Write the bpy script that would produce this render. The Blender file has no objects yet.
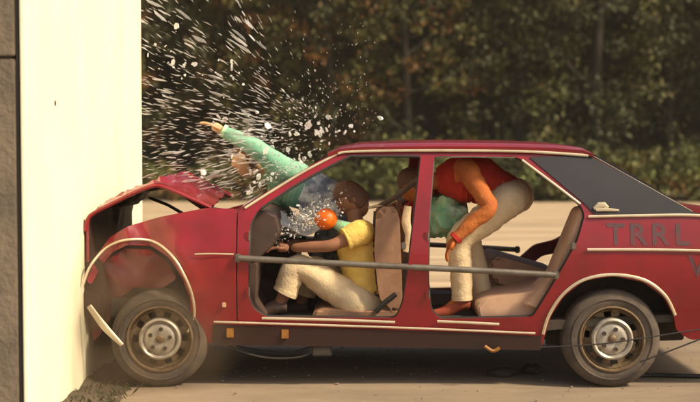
import bpy, bmesh, math, random
from mathutils import Vector, Matrix, noise
from mathutils.geometry import delaunay_2d_cdt
random.seed(7)
R = math.radians
SC = bpy.context.scene
COL = SC.collection

# ------------------------------------------------------------------ camera, sky, sun, exposure
FPX, CAMY, EYE = 1284.0, -7.6, 1.48
PITCH = math.atan(61.0/FPX)
cd = bpy.data.cameras.new('camera'); cam = bpy.data.objects.new('camera', cd); COL.objects.link(cam)
cam.location = (0, CAMY, EYE); cam.rotation_euler = (R(90)-PITCH, 0, 0)
cd.sensor_width = 36; cd.lens = 36*FPX/700; cd.clip_end = 800; cd.clip_start = .1
cd.dof.use_dof = True; cd.dof.focus_distance = 8.0; cd.dof.aperture_fstop = 1.6
SC.camera = cam
SUN_AZ, SUN_EL = R(114), R(42)           # azimuth clockwise from +Y (the wood); hazy sun stands to the right, facing the barrier
w = bpy.data.worlds.new('World'); SC.world = w; w.use_nodes = True
nt = w.node_tree; bg = nt.nodes['Background']
sk = nt.nodes.new('ShaderNodeTexSky'); sk.sky_type = 'NISHITA'; sk.sun_disc = False
sk.sun_elevation = SUN_EL; sk.sun_rotation = SUN_AZ; sk.dust_density = 4.0; sk.air_density = 1.0
nt.links.new(sk.outputs[0], bg.inputs[0]); bg.inputs[1].default_value = .13
sd = bpy.data.lights.new('sun', 'SUN'); sd.energy = 4.2; sd.angle = R(6); sd.color = (1, .87, .68)
so = bpy.data.objects.new('sun', sd); COL.objects.link(so)
tosun = Vector((math.sin(SUN_AZ)*math.cos(SUN_EL), math.cos(SUN_AZ)*math.cos(SUN_EL), math.sin(SUN_EL)))
so.rotation_euler = tosun.to_track_quat('Z', 'Y').to_euler(); so.location = (6, -4, 9)
SC.view_settings.view_transform = 'Standard'; SC.view_settings.look = 'None'
SC.view_settings.exposure = .28; SC.view_settings.gamma = 1
SC.view_settings.use_white_balance = True; SC.view_settings.white_balance_temperature = 7600; SC.view_settings.white_balance_tint = 8
SC.render.engine = 'CYCLES'

# ------------------------------------------------------------------ measuring from the photograph
def P(px, py, Y):
    u, v = (px-350)/FPX, (201-py)/FPX
    d = Vector((u, math.cos(PITCH)+v*math.sin(PITCH), -math.sin(PITCH)+v*math.cos(PITCH)))
    return Vector((0, CAMY, EYE)) + d*((Y-CAMY)/d.y)
W = 1.73
def sst(a, b, x):
    t = max(0, min(1, (x-a)/(b-a))); return t*t*(3-2*t)
def yoff(z):
    r = .085*sst(.74, .16, z) + .035*sst(.78, 1.06, z)
    if z > 1.0: r += .14*((z-1.0)/.42)**1.15
    return r
def S(px, py, e=0):
    Y = 0
    for _ in range(5):
        p = P(px, py, Y); Y = yoff(p.z)+e
    return p

# ------------------------------------------------------------------ materials
def mat(name, col, rough=.6, metal=0, col2=None, scale=8, bump=0, bscale=None, coat=0, trans=0, detail=5, spec=.5, alpha=1, stretch=None, lo=.35, hi=.65, sub=0):
    m = bpy.data.materials.new(name); m.use_nodes = True
    n = m.node_tree; b = n.nodes['Principled BSDF']
    b.inputs['Base Color'].default_value = (*col, 1); b.inputs['Roughness'].default_value = rough
    b.inputs['Metallic'].default_value = metal; b.inputs['Coat Weight'].default_value = coat
    b.inputs['Transmission Weight'].default_value = trans; b.inputs['Specular IOR Level'].default_value = spec
    b.inputs['Alpha'].default_value = alpha
    tc = n.nodes.new('ShaderNodeTexCoord'); src = tc.outputs['Object']
    if stretch:
        mp = n.nodes.new('ShaderNodeMapping'); mp.inputs['Scale'].default_value = stretch
        n.links.new(src, mp.inputs[0]); src = mp.outputs[0]
    if col2:
        nz = n.nodes.new('ShaderNodeTexNoise'); nz.inputs['Scale'].default_value = scale; nz.inputs['Detail'].default_value = detail
        nz.inputs['Roughness'].default_value = .65
        n.links.new(src, nz.inputs['Vector'])
        rp = n.nodes.new('ShaderNodeValToRGB'); rp.color_ramp.elements[0].position = lo; rp.color_ramp.elements[1].position = hi
        rp.color_ramp.elements[0].color = (*col, 1); rp.color_ramp.elements[1].color = (*col2, 1)
        n.links.new(nz.outputs[0], rp.inputs[0]); n.links.new(rp.outputs[0], b.inputs['Base Color'])
    if bump:
        nb = n.nodes.new('ShaderNodeTexNoise'); nb.inputs['Scale'].default_value = bscale or scale*3; nb.inputs['Detail'].default_value = 6
        n.links.new(src, nb.inputs['Vector'])
        bp = n.nodes.new('ShaderNodeBump'); bp.inputs['Strength'].default_value = bump; bp.inputs['Distance'].default_value = .02
        n.links.new(nb.outputs[0], bp.inputs['Height']); n.links.new(bp.outputs[0], b.inputs['Normal'])
    return m
def leafmat(name, c1, c2):
    m = mat(name, c1, .55, col2=c2, scale=1.6, detail=6, spec=.3)
    return m
M = dict(
 red=mat('red_paint', (.285,.007,.017), .32, col2=(.175,.009,.014), scale=2.4, detail=9, coat=.5, bump=.05, bscale=5),
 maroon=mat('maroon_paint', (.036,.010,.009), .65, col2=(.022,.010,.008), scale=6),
 vinyl=mat('black_vinyl', (.015,.015,.024), .5, col2=(.011,.011,.018), scale=5, bump=.02, bscale=150),
 chrome=mat('chrome_trim', (.82,.72,.54), .30, metal=.5, col2=(.66,.56,.41), scale=7),
 steel=mat('bare_steel', (.22,.20,.175), .5, metal=.6, col2=(.14,.12,.10), scale=9),
 rimm=mat('rusty_silver_wheel', (.26,.19,.12), .55, metal=.35, col2=(.13,.08,.045), scale=16),
 hubm=mat('silver_hub', (.52,.48,.42), .42, metal=.5, col2=(.33,.29,.24), scale=20),
 tyre=mat('dusty_tyre_rubber', (.055,.044,.038), .85, col2=(.125,.095,.075), scale=7, bump=.15),
 black=mat('black_plastic', (.02,.019,.018), .6),
 under=mat('underbody', (.03,.026,.023), .85, col2=(.06,.045,.035), scale=6),
 tan=mat('brown_seat_vinyl', (.38,.21,.13), .5, col2=(.29,.155,.095), scale=12, bump=.1),
 darktan=mat('dark_brown_trim', (.075,.042,.032), .65, col2=(.05,.03,.025), scale=10),
 pink=mat('faded_trim_card', (.62,.40,.28), .7, col2=(.50,.31,.21), scale=7),
 skin=mat('dummy_skin', (.30,.135,.075), .55, col2=(.24,.10,.055), scale=7),
 orange_skin=mat('orange_knit', (.50,.145,.030), .85, col2=(.36,.09,.022), scale=7, bump=.25, bscale=70),
 pale_skin=mat('pale_skin', (.58,.36,.19), .6),
 hair=mat('brown_hair', (.12,.055,.034), .7, bump=.6, bscale=60),
 yellow=mat('yellow_cotton', (.85,.60,.17), .85, col2=(.74,.49,.12), scale=14, bump=.25, bscale=60),
 cream=mat('cream_cotton', (.74,.60,.40), .85, col2=(.62,.48,.30), scale=9, bump=.25, bscale=60),
 jred=mat('red_jumper', (.50,.030,.015), .9, col2=(.34,.014,.012), scale=12, bump=.3, bscale=80),
 green=mat('green_jumper', (.13,.38,.26), .9, col2=(.27,.50,.38), scale=10, bump=.3, bscale=80),
 mint=mat('mint_cloth', (.28,.66,.36), .85, col2=(.58,.80,.58), scale=8, bump=.4, bscale=30),
 shoe=mat('orange_shoe', (.36,.07,.035), .7),
 ball=mat('orange_ball', (.85,.16,.012), .45),
 wall=mat('cream_wall_face', (.86,.815,.62), .85, col2=(.77,.71,.52), scale=2.6, detail=10, lo=.42, hi=.75, stretch=(1,1,.45), bump=.12, bscale=18),
 conc=mat('dark_concrete', (.15,.122,.095), .9, col2=(.24,.19,.14), scale=5, detail=9, bump=.4, bscale=30, lo=.4, hi=.72),
 gap=mat('dark_steel_edge', (.02,.017,.014), .8),
 ground=mat('dusty_ground', (.30,.23,.17), .95, col2=(.20,.152,.112), scale=1.1, detail=9, bump=.35, bscale=24, stretch=(.55,1.6,1)),
 sand=mat('pale_sand', (.50,.38,.25), .95, col2=(.30,.215,.14), scale=2.0, detail=8, bump=.3, bscale=12, stretch=(.10,1.5,1), lo=.42, hi=.62),
 soil=mat('leaf_litter', (.055,.043,.026), 1, col2=(.08,.06,.032), scale=3, bump=.6, bscale=8),
 dirt=mat('loose_dirt', (.065,.050,.035), 1, col2=(.12,.09,.062), scale=9, bump=.8, bscale=40),
 bark=mat('bark', (.024,.021,.016), .95, col2=(.04,.034,.024), scale=9, bump=.8, bscale=30),
 letter=mat('faded_grey_lettering', (.075,.045,.058), .7, col2=(.15,.03,.042), scale=22, lo=.42, hi=.60),
 yel=mat('amber_marker', (.34,.15,.02), .6, col2=(.22,.08,.02), scale=30),
 cable=mat('black_cable', (.02,.018,.018), .6),
 shard=mat('glass_splinter', (.72,.73,.76), .3, trans=.4, alpha=.34),
 chip=mat('glass_chip', (.78,.80,.82), .25, trans=.4, alpha=.62),
 grain=mat('glass_grain', (.74,.72,.72), .35, trans=.2, alpha=.34),
 crazed=mat('crazed_glass', (.78,.79,.79), .55, col2=(.55,.56,.57), scale=16, bump=.5, bscale=80, lo=.4, hi=.65, alpha=.85),
 glass=mat('tinted_glass', (.05,.05,.05), .08, spec=.6),
 wood=mat('pale_timber', (.38,.26,.15), .8, col2=(.28,.18,.10), scale=6, stretch=(1,8,8)),
 leafA=leafmat('leaf_olive', (.078,.086,.026), (.12,.098,.030)),
 leafB=leafmat('leaf_rust', (.165,.066,.016), (.105,.062,.018)),
 leafC=leafmat('leaf_dark', (.046,.054,.026), (.066,.064,.028)),
 leafD=leafmat('leaf_pale', (.17,.205,.07), (.11,.125,.042)),
)
# jeans with faded vertical bands
jm = mat('blue_striped_cloth', (.05,.06,.11), .85)
n_ = jm.node_tree; wv = n_.nodes.new('ShaderNodeTexNoise'); wv.inputs['Scale'].default_value = 13; wv.inputs['Detail'].default_value = 6
tcn = n_.nodes.new('ShaderNodeTexCoord'); rpn = n_.nodes.new('ShaderNodeValToRGB')
rpn.color_ramp.elements[0].color = (.20,.24,.33,1); rpn.color_ramp.elements[1].color = (.72,.77,.80,1)
rpn.color_ramp.elements[0].position = .42; rpn.color_ramp.elements[1].position = .62
n_.links.new(tcn.outputs['Object'], wv.inputs[0]); n_.links.new(wv.outputs[0], rpn.inputs[0])
n_.links.new(rpn.outputs[0], n_.nodes['Principled BSDF'].inputs['Base Color'])
M['jeans'] = jm
for k_ in ('pink','tan'): M[k_].node_tree.nodes['Principled BSDF'].inputs['Roughness'].default_value = .6
SMALL = ('red','maroon','vinyl')

# ------------------------------------------------------------------ helpers
def link(name, me, material, parent=None, smooth=True, sharp=35):
    if smooth:
        me.shade_smooth(); me.set_sharp_from_angle(angle=R(sharp))
    if material is not None: me.materials.append(M[material] if isinstance(material, str) else material)
    o = bpy.data.objects.new(name, me); COL.objects.link(o)
    if parent: o.parent = parent
    return o
def from_bm(name, bm, material, parent=None, smooth=True, sharp=35):
    bmesh.ops.recalc_face_normals(bm, faces=bm.faces)
    me = bpy.data.meshes.new(name); bm.to_mesh(me); bm.free()
    return link(name, me, material, parent, smooth, sharp)
def tag(o, label, cat, group=None, kind=None):
    o['label'] = label
    if cat: o['category'] = cat
    if group: o['group'] = group
    if kind: o['kind'] = kind
    return o
def empty(name, loc=(0,0,0)):
    o = bpy.data.objects.new(name, None); COL.objects.link(o); o.location = loc; o.empty_display_size = .2
    return o
def inside(p, poly):
    c = False; j = len(poly)-1
    for i in range(len(poly)):
        a, b = poly[i], poly[j]
        if (a[1] > p[1]) != (b[1] > p[1]) and p[0] < (b[0]-a[0])*(p[1]-a[1])/(b[1]-a[1])+a[0]: c = not c
        j = i
    return c
def segd(p, a, b):
    ab = b-a; L = ab.length_squared
    t = 0 if L == 0 else max(0, min(1, (p-a).dot(ab)/L))
    return (p-a-ab*t).length
def roundpoly(pts, r, n=4):
    out = []; N = len(pts)
    for i in range(N):
        a, b, c = pts[i-1], pts[i], pts[(i+1) % N]
        d1 = (a-b); d2 = (c-b)
        l = min(r, d1.length*.45, d2.length*.45)
        p0 = b+d1.normalized()*l; p1 = b+d2.normalized()*l
        for k in range(n+1):
            t = k/n; out.append(p0*(1-t)**2 + b*2*t*(1-t) + p1*t*t)
    return out
def dens(poly, step):
    out = []; N = len(poly)
    for i in range(N):
        a, b = poly[i], poly[(i+1) % N]
        k = max(1, int((b-a).length/step))
        for q in range(k): out.append(a+(b-a)*q/k)
    return out
def sheet(name, outline, holes, fy, th, material, parent, step=.05, r=.03, inward=1, bevel=.004):
    """a pressed panel: outline and holes in (x,z); fy(x,z) gives its y; th is its thickness"""
    loops = [dens(roundpoly([Vector(p) for p in outline], r), step)] + [dens(roundpoly([Vector(p) for p in h], r), step) for h in holes]
    V = []; E = []
    for lp in loops:
        s = len(V); V += lp; E += [(s+i, s+(i+1) % len(lp)) for i in range(len(lp))]
    x0 = min(p.x for p in loops[0]); x1 = max(p.x for p in loops[0]); z0 = min(p.y for p in loops[0]); z1 = max(p.y for p in loops[0])
    segs = [(V[a], V[b]) for a, b in E]
    def ok(c): return inside(c, loops[0]) and not any(inside(c, h) for h in loops[1:])
    pts = []; z = z0+step/2; row = 0
    while z < z1:
        x = x0+(step/2 if row % 2 else 0)
        while x < x1:
            p = Vector((x, z))
            if ok(p) and all(segd(p, a, b) > step*.45 for a, b in segs): pts.append(p)
            x += step
        z += step*.87; row += 1
    rv, re_, rf, *_ = delaunay_2d_cdt(V+pts, E, [], 0, 1e-5)
    tris = []
    for f in rf:
        c = sum((rv[i] for i in f), Vector((0,0)))/len(f)
        if ok(c): tris.append(f)
    bm = bmesh.new(); A = []; B = []
    for p in rv:
        y = fy(p.x, p.y)
        A.append(bm.verts.new((p.x, y, p.y))); B.append(bm.verts.new((p.x, y+th*inward, p.y)))
    cnt = {}
    for f in tris:
        bm.faces.new([A[i] for i in f]); bm.faces.new([B[i] for i in reversed(f)])
        for i in range(len(f)):
            a, b = f[i], f[(i+1) % len(f)]; cnt.setdefault((min(a,b), max(a,b)), []).append((a, b))
    for k, v in cnt.items():
        if len(v) == 1:
            a, b = v[0]; bm.faces.new((A[b], A[a], B[a], B[b]))
    bmesh.ops.delete(bm, geom=[v for v in bm.verts if not v.link_faces], context='VERTS')
    o = from_bm(name, bm, material, parent)
    return o
def tube(bm, pts, r, seg=8, flat=None, cap=True):
    """swept tube; r a number or one per point; flat=(axis Vector, factor) squashes the section"""
    pts = [Vector(p) for p in pts]; N = len(pts); rings = []
    prev = None
    for i in range(N):
        t = (pts[min(i+1, N-1)]-pts[max(i-1, 0)]).normalized()
        if prev is None:
            a = t.cross(Vector((0,0,1)));
            if a.length < .05: a = t.cross(Vector((0,1,0)))
            a.normalize()
        else:
            a = (prev - t*prev.dot(t)).normalized()
        prev = a; b = t.cross(a)
        rr = r[i] if isinstance(r, (list, tuple)) else r
        ring = []
        for k in range(seg):
            an = 2*math.pi*k/seg; v = (a*math.cos(an)+b*math.sin(an))*rr
            if flat: v = v - flat[0]*v.dot(flat[0])*(1-flat[1])
            ring.append(bm.verts.new(pts[i]+v))
        rings.append(ring)
    for i in range(N-1):
        for k in range(seg):
            bm.faces.new((rings[i][k], rings[i][(k+1) % seg], rings[i+1][(k+1) % seg], rings[i+1][k]))
    if cap: bm.faces.new(rings[0]); bm.faces.new(rings[-1])
def crom(pts, n=6):
    pts = [Vector(p) for p in pts]; out = []
    for i in range(len(pts)-1):
        p0, p1, p2, p3 = pts[max(i-1,0)], pts[i], pts[i+1], pts[min(i+2, len(pts)-1)]
        for k in range(n):
            t = k/n
            out.append(.5*((2*p1)+(p2-p0)*t+(2*p0-5*p1+4*p2-p3)*t*t+(3*p1-p0-3*p2+p3)*t**3))
    out.append(pts[-1]); return out
def tubeobj(name, pts, r, material, parent=None, seg=8, flat=None, smooth_n=0):
    if smooth_n:
        if isinstance(r, (list, tuple)):
            r = [r[i]+(r[i+1]-r[i])*k/smooth_n for i in range(len(r)-1) for k in range(smooth_n)]+[r[-1]]
        pts = crom(pts, smooth_n)
    bm = bmesh.new(); tube(bm, pts, r, seg, flat)
    return from_bm(name, bm, material, parent, sharp=50)
def box(bm, x0, x1, y0, y1, z0, z1):
    v = [bm.verts.new((x, y, z)) for z in (z0, z1) for y in (y0, y1) for x in (x0, x1)]
    for f in ((0,1,3,2),(4,6,7,5),(0,4,5,1),(2,3,7,6),(0,2,6,4),(1,5,7,3)): bm.faces.new([v[i] for i in f])
def boxobj(name, b, material, parent=None, bevel=.006):
    bm = bmesh.new(); box(bm, *b)
    if bevel: bmesh.ops.bevel(bm, geom=list(bm.edges), offset=bevel, segments=2, affect='EDGES', clamp_overlap=True)
    return from_bm(name, bm, material, parent)
def prism(name, prof, y0, y1, material, parent=None, r=.04, bevel=.02, crush=0):
    """a side profile (x,z) carried across the car from y0 to y1, edges rounded"""
    pl = roundpoly([Vector(p) for p in prof], r, 3); bm = bmesh.new()
    ns = 7; rings = []
    for k in range(ns):
        y = y0+(y1-y0)*k/(ns-1); ring = []
        for p in pl:
            q = Vector((p.x, y, p.y))
            if crush:
                q += noise.noise_vector(q*5)*crush
            ring.append(bm.verts.new(q))
        rings.append(ring)
    N = len(pl)
    for k in range(ns-1):
        for i in range(N): bm.faces.new((rings[k][i], rings[k][(i+1) % N], rings[k+1][(i+1) % N], rings[k+1][i]))
    f0 = bm.faces.new(rings[0]); f1 = bm.faces.new(list(reversed(rings[-1])))
    if bevel:
        ed = list(set(list(f0.edges)+list(f1.edges)))
        bmesh.ops.bevel(bm, geom=ed, offset=bevel, segments=3, affect='EDGES', clamp_overlap=True)
    return from_bm(name, bm, material, parent)
def gridsheet(name, rows, th, material, parent=None, sharp=40, back=None):
    """a curved sheet from rows of points, with real thickness"""
    bm = bmesh.new(); h = len(rows); wd = len(rows[0])
    V = [[bm.verts.new(p) for p in r_] for r_ in rows]
    for i in range(h-1):
        for j in range(wd-1): bm.faces.new((V[i][j], V[i][j+1], V[i+1][j+1], V[i+1][j]))
    bm.normal_update()
    res = bmesh.ops.solidify(bm, geom=list(bm.faces), thickness=th)
    if back:
        new = {f for f in res['geom'] if isinstance(f, bmesh.types.BMFace)}; old = [f for f in bm.faces if f not in new]
        zn = sum(f.calc_center_median().z for f in new)/len(new); zo = sum(f.calc_center_median().z for f in old)/len(old)
        for f in (new if zn < zo else old):
            if len(f.verts) == 4: f.material_index = 1
    o = from_bm(name, bm, material, parent, sharp=sharp)
    if back: o.data.materials.append(M[back])
    return o
def lathe(name, prof, centre, material, parent, seg=48):
    """profile (radius, y) spun round the wheel axle"""
    bm = bmesh.new(); rings = []
    for r_, y in prof:
        rings.append([bm.verts.new((centre[0]+r_*math.cos(2*math.pi*k/seg), centre[1]+y, centre[2]+r_*math.sin(2*math.pi*k/seg))) for k in range(seg)])
    for i in range(len(prof)-1):
        for k in range(seg): bm.faces.new((rings[i][k], rings[i][(k+1) % seg], rings[i+1][(k+1) % seg], rings[i+1][k]))
    return from_bm(name, bm, material, parent, sharp=40)
def S2(pts): return [((q := S(*p)).x, q.z) for p in pts]
def P2(pts, Y): return [((q := P(p[0], p[1], Y)).x, q.z) for p in pts]

# ------------------------------------------------------------------ ground and wood
bm = bmesh.new()
xs = [-300,-120,-50,-20,-8]+[-4+.25*i for i in range(41)]+[8,20,50,120,300]
ys = [-60,-20,-8]+[-3+.25*i for i in range(30)]+[6+2*i for i in range(12)]+[34,60,120,300]
gv = [[bm.verts.new((x, y, .006*noise.noise(Vector((x*1.3, y*1.3, 0))) - .006 if -6 < x < 8 and -4 < y < 6 else -.006)) for x in xs] for y in ys]
for i in range(len(ys)-1):
    for j in range(len(xs)-1): bm.faces.new((gv[i][j], gv[i][j+1], gv[i+1][j+1], gv[i+1][j]))
g = from_bm('ground', bm, 'ground'); tag(g, 'pale dusty beige hard ground of the test site', None, kind='structure')

bm = bmesh.new(); txs = [-60+4*i for i in range(31)]; tys = [4.2+.33*i for i in range(58)]
gv = [[bm.verts.new((x, y+.12*noise.noise(Vector((x*.3, y, 7))), .006+(0 if j in (0,57) else .010*math.sin(j*1.7)*math.sin(j*.31)+.006))) for x in txs] for j, y in enumerate(tys)]
for i in range(len(tys)-1):
    for j in range(len(txs)-1): bm.faces.new((gv[i][j], gv[i][j+1], gv[i+1][j+1], gv[i+1][j]))
tr = from_bm('sand_track', bm, 'sand'); tag(tr, 'pale rutted sandy track beyond the car', None, kind='structure')
def bank_h(x, y):
    return 7.5*sst(24.5, 40, y) + .5*noise.noise(Vector((x*.25, y*.25, 3)))*sst(24, 27, y) - .05*(1-sst(23.5, 24.5, y))
bm = bmesh.new(); bxs = [-45+1.5*i for i in range(61)]; bys = [23.2+.8*i for i in range(36)]
gv = [[bm.verts.new((x, y+.5*math.sin(x*.7), bank_h(x, y))) for x in bxs] for y in bys]
for i in range(len(bys)-1):
    for j in range(len(bxs)-1): bm.faces.new((gv[i][j], gv[i][j+1], gv[i+1][j+1], gv[i+1][j]))
bk = from_bm('wooded_bank', bm, 'soil'); tag(bk, 'dark earth bank under the wood', None, kind='structure')

def leaf(V, F, c, d, up, L, wd):
    s = d.cross(up);
    if s.length < 1e-3: return
    s.normalize(); n = s.cross(d).normalized()
    i = len(V)
    V += [c, c+d*L*.45+s*wd*.5+n*L*.06, c+d*L, c+d*L*.45-s*wd*.5+n*L*.06]
    F += [(i, i+1, i+2), (i, i+2, i+3)]
def rv3():
    z = random.uniform(-1,1); a = random.uniform(0, 2*math.pi); r = math.sqrt(1-z*z); return Vector((r*math.cos(a), r*math.sin(a), z))
def crownmesh(name, nclump, per, shape, L, cl, mats, weights):
    V = []; F = []; MI = []
    for _ in range(nclump):
        c = shape(); mi = random.choices(range(len(mats)), weights)[0]; rad = cl*random.uniform(.6, 1.35)
        for _ in range(int(per*random.uniform(.6, 1.4))):
            o = rv3()*rad*random.random()**.5; o.z *= .65
            d = (rv3()+o.normalized()*.8+Vector((0,0,-.15))).normalized()
            k = len(F); leaf(V, F, c+o, d, (rv3()*.7+Vector((0,0,1))).normalized(), L*random.uniform(.6, 1.4), L*random.uniform(.4, .75))
            MI += [mi if random.random() < .85 else random.randrange(len(mats))]*(len(F)-k)
    me = bpy.data.meshes.new(name); me.from_pydata([tuple(v) for v in V], [], F)
    for m in mats: me.materials.append(M[m])
    me.polygons.foreach_set('material_index', MI); me.update()
    return me
def tree_shape(h, rx):
    def f():
        t = random.random()**.9
        z = .5+(h-.5)*t
        r = rx*(.55+.6*math.sin(math.pi*min(1, t*.95+.08)))*random.uniform(.35, 1)
        a = random.uniform(0, 2*math.pi); return Vector((r*math.cos(a), r*math.sin(a), z))
    return f
def trunkmesh(name, h, r0):
    bm = bmesh.new(); x = random.uniform(-.3,.3); y = random.uniform(-.3,.3)
    pts = [Vector((x*t*t*2+.08*math.sin(5*t), y*t*t*2, -.6+(h+.6)*t)) for t in [i/9 for i in range(10)]]
    tube(bm, pts, [r0*(1.25 if i == 0 else 1-.085*i) for i in range(10)], 9)
    for k in range(9):
        b = pts[2+k*7//9]; a = random.uniform(0, 6.28); L = random.uniform(.9, 1.9)
        d = Vector((math.cos(a), math.sin(a), random.uniform(.3,.8)))
        tube(bm, [b, b+d*L*.5, b+d*L+Vector((0,0,.2))], [r0*.36, r0*.22, r0*.08], 6)
    me = bpy.data.meshes.new(name); bm.to_mesh(me); bm.free(); me.shade_smooth(); me.materials.append(M['bark']); return me
TK = []
for k, (h, rx, ms, wt) in enumerate([
    (8.2, 1.9, ['leafA','leafC','leafB'], [5,3,2]), (7.2, 1.7, ['leafB','leafA','leafC'], [4,3,3]),
    (8.8, 2.0, ['leafC','leafA'], [6,3]), (7.6, 1.7, ['leafA','leafD','leafC'], [4,2,4])]):
    TK.append((crownmesh('crown', 190, 46, tree_shape(h, rx), .15, .42, ms, wt), trunkmesh('trunk', h*.9, .13+.02*k)))
TL = ['olive green tree with mixed brown leaves in the wood behind the car', 'rust brown leaved tree in the wood behind the car',
      'dark evergreen tree in the shadowed wood behind the car', 'tree with pale green leaf tips in the wood behind the car']
def plant(kind, x, y, s, rot, label=None):
    t = empty('broadleaf_tree', (x, y, bank_h(x, y)-.05)); t.rotation_euler = (0, 0, rot); t.scale = (s, s, s)
    tag(t, label or TL[kind], 'tree', 'trees of the wood behind the car')
    for nm, me in zip(('crown', 'trunk'), TK[kind]):
        o = bpy.data.objects.new(nm, me); COL.objects.link(o); o.parent = t
random.seed(21)
rowspec = [(26.6, -7.6, 2.35, 8, [1,0,1,1,0,3,2,2]), (28.9, -9.6, 2.3, 10, [2,1,0,1,0,3,2,2,3,2]), (31.6, -11, 2.6, 10, [0,2,1,2,0,2,2,2,3,2]), (35, -13, 3.0, 10, [2]*10)]
RANK = ['at the front edge of the wood', 'in the second rank of the wood', 'deep in the wood', 'at the back of the wood']
TL = ['olive green tree with mixed brown leaves', 'rust brown leaved tree', 'dark evergreen tree', 'tree with pale green leaf tips']
for ri, (y, x0, dx, n, kinds) in enumerate(rowspec):
    for i in range(n):
        plant(kinds[i], x0+dx*i+random.uniform(-.5,.5), y+random.uniform(-.6,.6), random.uniform(.9, 1.12), random.uniform(0, 6.28), TL[kinds[i]]+' '+RANK[ri])
# the wood goes on past both sides of the frame
for x, y, k in ((11.3,26.4,2),(13.7,26.9,0),(16.1,26.5,2),(13.6,29.0,2),(16.0,29.2,0),(18.4,29.0,2),(15.2,31.8,2),(17.9,31.5,1),(18.6,35.0,2),(-10.2,26.7,0),(-12.7,26.4,2),(-12.0,29.1,2),(-14.4,28.8,1),(-13.8,31.7,2)):
    plant(k, x, y, random.uniform(.9,1.12), random.uniform(0,6.28), TL[k]+' at the open end of the wood')
# undergrowth along the foot of the wood
def bush_shape(rx, h):
    def f():
        a = random.uniform(0, 6.28); r = rx*random.random()**.5; top = h*math.sqrt(max(0, 1-(r/rx)**2))
        return Vector((r*math.cos(a), r*math.sin(a), max(.05, top*random.uniform(.3,1))))
    return f
BK = [crownmesh('foliage', 60, 40, bush_shape(1.0,1.15), .12, .24, ['leafD','leafA','leafC'], [6,3,1]),
      crownmesh('foliage', 60, 40, bush_shape(1.1,1.0), .12, .24, ['leafA','leafD','leafB'], [4,3,2]),
      crownmesh('foliage', 60, 40, bush_shape(.9,1.4), .13, .24, ['leafC','leafD','leafA'], [4,2,4])]
BL = ['low pale green bramble bush at the foot of the wood', 'low olive bush at the foot of the wood', 'tall dark bush at the foot of the wood']
for i in range(20):
    k = [0,1,2,1,2,1,0,2,0,1,0,2,0,1,0,2,1,0,1,2][i]
    x = -8.4+1.2*i+random.uniform(-.3,.3); y = 23.8+random.uniform(-.3,.5)
    b = empty('bramble_bush', (x, y, max(-.02, bank_h(x, y)-.05))); b.rotation_euler[2] = random.uniform(0,6)
    s = random.uniform(.7, 1.05)*(1.5 if i in (8,11,12,13,14) else 1); b.scale = (s, s, s)
    tag(b, BL[k], 'bush', 'bushes at the foot of the wood')
    o = bpy.data.objects.new('foliage', BK[k]); COL.objects.link(o); o.parent = b

# ------------------------------------------------------------------ the crash barrier
WX = -1.60; WY0, WY1 = -1.30, 2.28; WH = 3.2
br = empty('crash_barrier', (-2.6, .5, 0)); tag(br, 'massive concrete crash barrier with smooth cream impact face', 'barrier')
def at_br(o):
    o.parent = br; o.matrix_parent_inverse = Matrix.Translation(-br.location); return o
def wallslab(name, b, m, nx, ny, nz, amp, bev):
    bm = bmesh.new(); box(bm, *b); bmesh.ops.bevel(bm, geom=list(bm.edges), offset=bev, segments=2, affect='EDGES')
    return at_br(from_bm(name, bm, m))
wallslab('concrete_block', (-4.6, WX-.040, WY0+.03, WY1-.02, -.1, WH-.02), 'conc', 1,1,1, 0, .02)
wallslab('impact_face', (WX-.014, WX, WY0, WY1, -.1, WH), 'wall', 1,1,1, 0, .003)
wallslab('edge_strip', (WX-.036, WX-.016, WY0+.006, WY1-.01, -.1, WH-.01), 'gap', 1,1,1, 0, .003)
zs = P(12, 57, WY0).z
wallslab('side_panel', (-4.5, WX-.038, WY0, WY0+.028, -.1, zs-.008), 'conc', 1,1,1, 0, .006)
wallslab('side_panel', (-4.5, WX-.038, WY0-.004, WY0+.028, zs+.004, WH-.03), 'conc', 1,1,1, 0, .006)
# small chip in the face
c = P(60, 101, -.35)
bm = bmesh.new(); bmesh.ops.create_icosphere(bm, subdivisions=2, radius=.016)
for v in bm.verts: v.co = Vector((WX+.002+v.co.x*.25, -.62+v.co.y, 1.68+v.co.z))
at_br(from_bm('bolt_head', bm, 'darktan'))

# ------------------------------------------------------------------ the car
car = empty('hatchback_car', (0, .86, 0))
tag(car, 'dark red hatchback with its doors off, nose crushed against the barrier', 'car')
INV = Matrix.Translation(-car.location)
def C(o, parent=None):
    if parent is None:
        o.parent = car; o.matrix_parent_inverse = INV
    else:
        o.parent = parent
    return o
near = lambda x, z: yoff(z)
def crum(a, s, sd=0):
    return lambda x, z: yoff(z)+a*noise.noise(Vector((x*s, z*s, sd)))
side = S2([(238,211),(262,195),(300,172),(331,154),(350,149),(420,147),(520,148),(589,154),(640,183),(693,213),(765,222),(780,245),(780,292),(768,336),(690,340),
           (676,330),(674,316),(664,297),(643,282),(613,276),(584,281),(564,296),(551,316),(545,336),(541,349),(430,347),(330,345),(238,343)])
hf = S2([(250,224),(257,211),(300,182),(346,158),(358,155.5),(421,155.5),(416,200),(409,260),(403,303),(396,318),(266,317),(253,309),(248,295),(249,250)])
hr = S2([(434,156),(514,156.5),(523,160),(581,205),(585,215),(578,240),(566,262),(549,291),(533,317),(440,319),(431,310),(428,280),(429,220)])
bs = C(sheet('body_side', side, [hf, hr], near, .05, 'red', None, .06, .03))
bs['label'] = 'dark red side with both door openings empty'
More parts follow.
